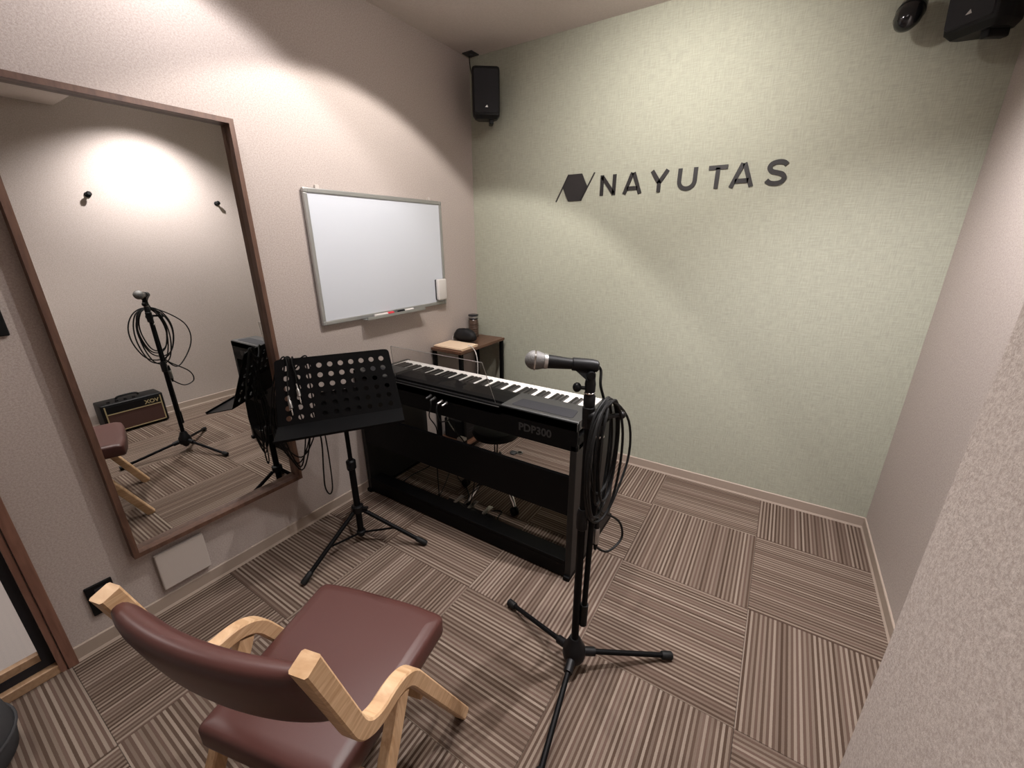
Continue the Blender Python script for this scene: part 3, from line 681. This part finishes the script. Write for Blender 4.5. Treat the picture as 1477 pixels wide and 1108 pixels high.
for (u, v0), lab in (((-.335, .40), 'silver jack plug hanging higher on the music stand desk'), ((-.405, .56), 'silver jack plug hanging lower at the left of the music stand desk')):
    a = TP(u, v0 - .01, .010); b = TP(u + .025, v0 + .30, .008); d = (b - a); L = d.length
    t2 = Thing('jack_plug', lab, 'plug', a)
    t2.part('sleeve', MB().lathe([(0, .0032), (.24 * L, .0042), (.30 * L, .0078), (.62 * L, .0082), (.66 * L, .0045)], a, d, 12), 'steel', smooth=True)
    t2.part('tip', MB().lathe([(.66 * L, .0031), (.90 * L, .0031), (.91 * L, .0022), (.95 * L, .0031), (L, .001)], a, d, 10), 'chrome', smooth=True)

# ------------------------------------------------------------------ microphone stand
sx0, sy0 = 1.466, -1.452
t = Thing('microphone_stand', 'black tripod microphone stand with its boom folded down', 'microphone stand', (sx0, sy0, 0))
t.part('base_hub', MB().lathe([(0, .018), (.006, .034), (.022, .038), (.05, .036), (.062, .028), (.085, .020), (.092, .016)], (sx0, sy0, .055), (0, 0, 1), 22), 'blackp', smooth=True)
t.part('base_plug', MB().lathe([(0, .010), (.014, .022), (.022, .024)], (sx0, sy0, .036), (0, 0, 1), 18), 'blackp', smooth=True)
for fx, fy in ((1.143, -1.346), (1.736, -1.236), (1.520, -1.800)):
    e_ = Vector((fx, fy, .0145)); dd = (Vector((fx, fy, 0)) - Vector((sx0, sy0, 0))).normalized(); s_ = Vector((sx0, sy0, .082)) + dd * .026
    m_ = (e_ - s_).normalized(); lg = t.part('leg', MB().cyl(s_, e_, .0085), 'black', smooth=True)
    t.part('leg_socket', MB().cyl(s_ - m_ * .01, s_ + m_ * .045, .0145), 'blackp', lg, smooth=True)
    t.part('rubber_foot', MB().lathe([(0, .011), (.003, .0135), (.036, .0140), (.040, .010)], e_ - m_ * .036, m_, 16), 'rubber', lg, smooth=True)
t.part('lower_tube', MB().cyl((sx0, sy0, .13), (sx0, sy0, .62), .0118), 'black', smooth=True)
t.part('upper_tube', MB().cyl((sx0, sy0, .60), (sx0, sy0, 1.008), .0092), 'black', smooth=True)
t.part('height_clutch', MB().lathe([(0, .013), (.004, .0165), (.05, .0165), (.07, .0125)], (sx0, sy0, .575), (0, 0, 1), 18), 'blackp', smooth=True)
t.part('boom_joint', MB().lathe([(0, .012), (.004, .016), (.06, .017), (.066, .012)], (sx0, sy0, .900), (0, 0, 1), 18).cyl((sx0, sy0, .935), (sx0 + .040, sy0 + .012, .930), .020).cyl((sx0 + .030, sy0 + .012, .890), (sx0 + .030, sy0 + .012, .955), .013), 'blackp', smooth=True)
t.part('clutch_lever', MB().cyl((sx0 + .040, sy0 + .015, .935), (sx0 + .062, sy0 + .075, .925), .0065).ball((sx0 + .064, sy0 + .082, .922), .011), 'blackp', smooth=True)
bt = Vector((sx0 + .030, sy0 + .012, .900)); bb = Vector((sx0 + .018, sy0 + .016, .200))
t.part('folded_boom', MB().cyl(bt, bb, .0088), 'black', smooth=True)
t.part('boom_sleeve', MB().cyl(bt + (bb - bt) * .03, bt + (bb - bt) * .42, .0125), 'black', smooth=True)
t.part('boom_grip', MB().cyl(bt + (bb - bt) * .88, bb, .0125), 'rubber', smooth=True)
t.part('chrome_ring', MB().lathe([(0, .0128), (.002, .0142), (.005, .0142), (.007, .0128)], bt + (bb - bt) * .025, (bb - bt), 18), 'chrome', smooth=True)
t.part('top_collar', MB().lathe([(0, .0100), (.004, .0155), (.03, .0155), (.036, .011)], (sx0, sy0, .962), (0, 0, 1), 18), 'blackp', smooth=True)
t.part('thread_ring', MB().lathe([(0, .0125), (.0015, .0150), (.004, .0150), (.0055, .0125)], (sx0, sy0, .9985), (0, 0, 1), 18), 'chrome', smooth=True)
# clip
Mb = Vector((1.334, -1.511, 1.083)); Mt = Vector((1.460, -1.438, 1.069)); md = (Mt - Mb).normalized()
side = md.cross(Vector((0, 0, 1))).normalized(); upv = side.cross(md)
t.part('clip_stem', MB().lathe([(0, .0135), (.022, .0145), (.034, .0125), (.05, .0125)], (sx0, sy0, 1.003), (0, 0, 1), 18).cyl(Vector((sx0, sy0, 1.05)) - side * .014, Vector((sx0, sy0, 1.05)) + side * .014, .010), 'blackp', smooth=True)
t.part('wing_knob', MB().cyl(Vector((sx0, sy0, 1.012)) - md * .012, Vector((sx0, sy0, 1.012)) - md * .03, .005).ball(Vector((sx0, sy0, 1.012)) - md * .034, .0115, (1, 1, 1.15)), 'blackp', smooth=True)
cb_ = Mt + md * .018
t.part('mic_clip', MB().lathe([(0, .0155), (.002, .0172), (.052, .0178), (.066, .0150), (.070, .010)], Mt - md * .050, md, 20).rings([[Mt + md * a + side * s * .011 + upv * z for a, s, z in ((-.045, -1, -.010), (-.045, 1, -.010), (.010, 1, -.012), (.010, -1, -.012))], [Vector((sx0, sy0, 1.035)) + md * a + side * s * .010 for a, s in ((-.010, -1), (-.010, 1), (.011, 1), (.011, -1))]]), 'blackp', smooth=True, angle=.6)
# microphone
t = Thing('microphone', 'handheld microphone with silver mesh head held in the stand clip', 'microphone', tuple(Mb))
t.part('mesh_head', MB().lathe([(-.0262, .001), (-.0255, .0065), (-.0225, .0135), (-.0165, .0200), (-.008, .0243), (0, .0253), (.003, .0250), (.010, .0237), (.020, .0205), (.0245, .0195)], Mb, md, 28), 'mesh', smooth=True)
t.part('head_band', MB().lathe([(-.0022, .0252), (-.0015, .0264), (.0025, .0264), (.0032, .0252)], Mb, md, 28), 'chrome', smooth=True)
t.part('collar', MB().lathe([(.023, .0190), (.0245, .0206), (.031, .0200), (.034, .0186)], Mb, md, 24), 'steel', smooth=True)
t.part('handle', MB().lathe([(.032, .0183), (.040, .0178), (.090, .0146), (.160, .0112), (.164, .0095)], Mb, md, 24), 'blackp', smooth=True)
# cable coiled on the stand
hk = Vector((sx0 + .030, sy0 + .030, .955)); pts = [Mt + md * .019, Mt + md * .026 + Vector((0, 0, -.012)), Vector((sx0 + .022, sy0 + .016, 1.02)), hk + Vector((0, 0, .02))]
random.seed(11)
for k in range(6):
    ry = .080 + .010 * math.sin(k * 2.1) + (.03 if k == 3 else 0); rz = .150 + .022 * math.cos(k * 1.7); rot = math.radians([4, -8, 8, -2, 12, 0][k]); cxo = Vector((.034 + .005 * k, .010 + .012 * math.sin(k * 1.3), 0))
    for q in range(10):
        a = PI / 2 - 2 * PI * q / 10
        l = Vector((math.sin(rot) * ry * math.cos(a), math.cos(rot) * ry * math.cos(a), 0))
        pts.append(Vector((sx0, sy0, 0)) + cxo + l + Vector((0, 0, .985 - rz + rz * math.sin(a) - (.02 if math.sin(a) < -.5 else 0))))
pts += [hk + Vector((.01, .02, .02)), Vector((sx0 + .055, sy0 + .19, .86)), Vector((sx0 + .060, sy0 + .20, .72)), Vector((sx0 + .040, sy0 + .09, .585)), Vector((sx0 + .03, sy0 + .02, .66)), Vector((sx0 + .033, sy0 + .05, .62)), Vector((sx0 + .065, sy0 + .15, .53)), Vector((sx0 + .075, sy0 + .165, .46)), Vector((sx0 + .055, sy0 + .10, .445)), Vector((sx0 + .036, sy0 + .040, .495)), Vector((sx0 + .034, sy0 + .034, .515))]
single('microphone_cable', MB().tube(catmull(pts, 6), .0038, 7), 'rubber', 'black microphone cable coiled around the top of the microphone stand', 'cable', tuple(hk), smooth=True)
t = Thing('cable_connector', 'silver cable connector hanging beside the microphone stand pole', 'connector', (sx0 + .034, sy0 + .034, .515))
b_ = Vector((sx0 + .034, sy0 + .034, .510))
t.part('boot', MB().lathe([(-.018, .0042), (0, .0075), (.006, .0082)], b_, (0, 0, 1), 14), 'rubber', smooth=True)
t.part('shell', MB().lathe([(.006, .0088), (.050, .0095), (.058, .0095), (.060, .0080)], b_, (0, 0, 1), 16), 'steel', smooth=True)
t.part('strain_tail', MB().lathe([(.060, .0080), (.085, .0062), (.095, .004)], b_, (0, 0, 1), 14), 'rubber', smooth=True)

# ------------------------------------------------------------------ armchair
RZ = math.radians(15.0); rr = Vector((math.cos(RZ), math.sin(RZ))); ff = Vector((-math.sin(RZ), math.cos(RZ)))
O = rr * .515 + ff * -2.24
t = Thing('armchair', 'bentwood armchair with brown leatherette seat and curved back', 'chair', (O.x, O.y, 0), RZ, local=True)
def ribbon(path, th, x0, x1):
    P = path; A, B = [], []
    for i, p in enumerate(P):
        a = (P[min(i + 1, len(P) - 1)] - P[max(i - 1, 0)]).normalized(); n_ = Vector((-a.y, a.x)); A.append(p + n_ * th / 2); B.append(p - n_ * th / 2)
    b = .0035; R = []
    for i in range(len(P)):
        n_ = (A[i] - B[i]).normalized(); a_, b2 = A[i], B[i]
        R.append([Vector((x0 + b, a_.x, a_.y)), Vector((x1 - b, a_.x, a_.y)), Vector((x1, a_.x - n_.x * b, a_.y - n_.y * b)), Vector((x1, b2.x + n_.x * b, b2.y + n_.y * b)), Vector((x1 - b, b2.x, b2.y)), Vector((x0 + b, b2.x, b2.y)), Vector((x0, b2.x + n_.x * b, b2.y + n_.y * b)), Vector((x0, a_.x - n_.x * b, a_.y - n_.y * b))])
    return MB().rings(R)
side_path = round_path([(-.246, .803), (-.168, .518), (-.032, .512), (.222, .0)], .070, 10)
for s in (-1, 1):
    x0, x1 = (.205, .239) if s > 0 else (-.220, -.187)
    t.part('bentwood_frame', ribbon(side_path, .034, x0, x1), 'ash', smooth=True, angle=.6)
    t.part('rear_leg', ribbon([Vector((-.052, .478)), Vector((-.315, .0))], .040, x0 + .003, x1 - .003), 'ash_leg')
t.part('cross_rail', MB().box((-.205, .034, .316), (.212, .062, .352), .004), 'ash_leg')
t.part('cross_rail', MB().box((-.205, -.165, .306), (.212, -.135, .350), .004), 'ash_leg')
so = round_poly([(-.172, -.212), (.172, -.212), (.199, .200), (.10, .212), (-.10, .212), (-.199, .200)], [.012, .012, .022, .08, .08, .022], 6)
cen = Vector((0, 0)); lay = []
for ins, z in ((.012, .356), (.002, .360), (0, .370), (0, .408), (.003, .415), (.010, .420), (.03, .4225)):
    lay.append([Vector((p.x * (1 - ins / .19), p.y * (1 - ins / .20), z - .010 * max(0, (p.y - .12) / .09) ** 2)) for p in so])
t.part('seat', MB().rings(lay), 'leather', smooth=True, angle=1.2)
mb = MB(); R = []; NU = 28
for i in range(NU + 1):
    u = -1 + 2 * i / NU; x = u * .203 + .006; ed = 1 - abs(u) ** 8 * .35; ring = []
    for k in range(20):
        a = 2 * PI * k / 20; c, s = math.cos(a), math.sin(a)
        hh_ = .090 * (.90 + .10 * (1 - u * u)) ; tt = .026 * ed
        zz = math.copysign(abs(s) ** .55, s) * hh_; yy = math.copysign(abs(c) ** .75, c) * tt
        zc = .698 + zz; yb = -.248 + (.803 - zc) * .26 - .026 * (1 - u * u)
        ring.append(Vector((x, yb + yy + .0, zc)))
    R.append(ring)
t.part('backrest', mb.rings(R), 'leather', smooth=True, angle=1.2)

# ------------------------------------------------------------------ floor cushion at the left edge
gx, gy = .085, -2.66
t = Thing('floor_pouf', 'dark grey round fabric pouf at the left edge by the door', 'pouf', (gx, gy, 0))
gx = .19
t.part('pouf_body', MB().lathe([(0, .10), (.004, .135), (.03, .155), (.09, .165), (.15, .158), (.19, .135), (.21, .09), (.216, .001)], (gx, gy, 0.0005), (0, 0, 1), 40), 'bag', smooth=True, angle=2)
t.part('seam', MB().tube([(gx + .1665 * math.cos(2 * PI * k / 40), gy + .1665 * math.sin(2 * PI * k / 40), .10) for k in range(40)], .004, 6, True), 'bag', smooth=True)

# ------------------------------------------------------------------ amplifier and hooks seen in the mirror
ax0, ax1, ay0, ay1, az = 2.205, 2.375, -1.670, -1.292, .240
t = Thing('guitar_amplifier', 'small black guitar amplifier with brown grille on the floor, seen in the mirror', 'amplifier', ((ax0 + ax1) / 2, (ay0 + ay1) / 2, 0))
t.part('cabinet', MB().box((ax0 + .008, ay0, .008), (ax1, ay1, az), .010, 3), 'blackp', smooth=True, angle=.6)
t.part('speaker_cloth', MB().box((ax0 + .004, ay0 + .025, .030), (ax0 + .012, ay1 - .025, .160)), 'brown_grille')
t.part('control_fascia', MB().box((ax0 + .003, ay0 + .025, .166), (ax0 + .012, ay1 - .025, .222)), 'blackp')
for A, B in (((ay0 + .020, .160), (ay1 - .020, .167)), ((ay0 + .020, .024), (ay1 - .020, .030)), ((ay0 + .018, .024), (ay0 + .025, .225)), ((ay1 - .025, .024), (ay1 - .018, .225))):
    t.part('piping', MB().box((ax0 + .001, A[0], A[1]), (ax0 + .010, B[0], B[1])), 'gold')
for k in range(4):
    yy = ay0 + .06 + .05 * k
    t.part('knob', MB().lathe([(0, .011), (.012, .009), (.013, .001)], (ax0 + .05 + .0, yy, az), (0, 0, 1), 14), 'blackp', smooth=True)
t.part('handle', MB().tube(catmull([(ax0 + .11, ay0 + .12, az), (ax0 + .11, ay0 + .14, az + .018), (ax0 + .11, ay1 - .14, az + .018), (ax0 + .11, ay1 - .12, az)], 6), .007), 'rubber', smooth=True)
for yy in (ay0 + .02, ay1 - .04):
    for xx in (ax0 + .02, ax1 - .04): t.part('foot', MB().box((xx, yy, 0), (xx + .02, yy + .02, .010)), 'rubber')
text_part(t, 'logo_lettering', 'VOX', .042, Matrix.Translation((ax0 + .002, ay1 - .035, .179)) @ Matrix.Rotation(-PI / 2, 4, 'Z') @ Matrix.Rotation(PI / 2, 4, 'X'), 'gold')
for yy, zz, lab in ((-1.326, 1.690, 'small black wall hook seen in the mirror above the amplifier'), (-.509, 1.683, 'small black wall hook seen near the right edge of the mirror')):
    t = Thing('wall_hook', lab, 'hook', (W, yy, zz), group='black hooks on the right wall')
    t.part('rosette', MB().lathe([(0, .018), (.006, .018), (.010, .012)], (W, yy, zz), (-1, 0, 0), 18), 'blackp', smooth=True)
    t.part('peg', MB().lathe([(.008, .007), (.028, .007), (.032, .014), (.040, .016), (.046, .010)], (W, yy, zz), (-1, 0, .15), 16), 'blackp', smooth=True)
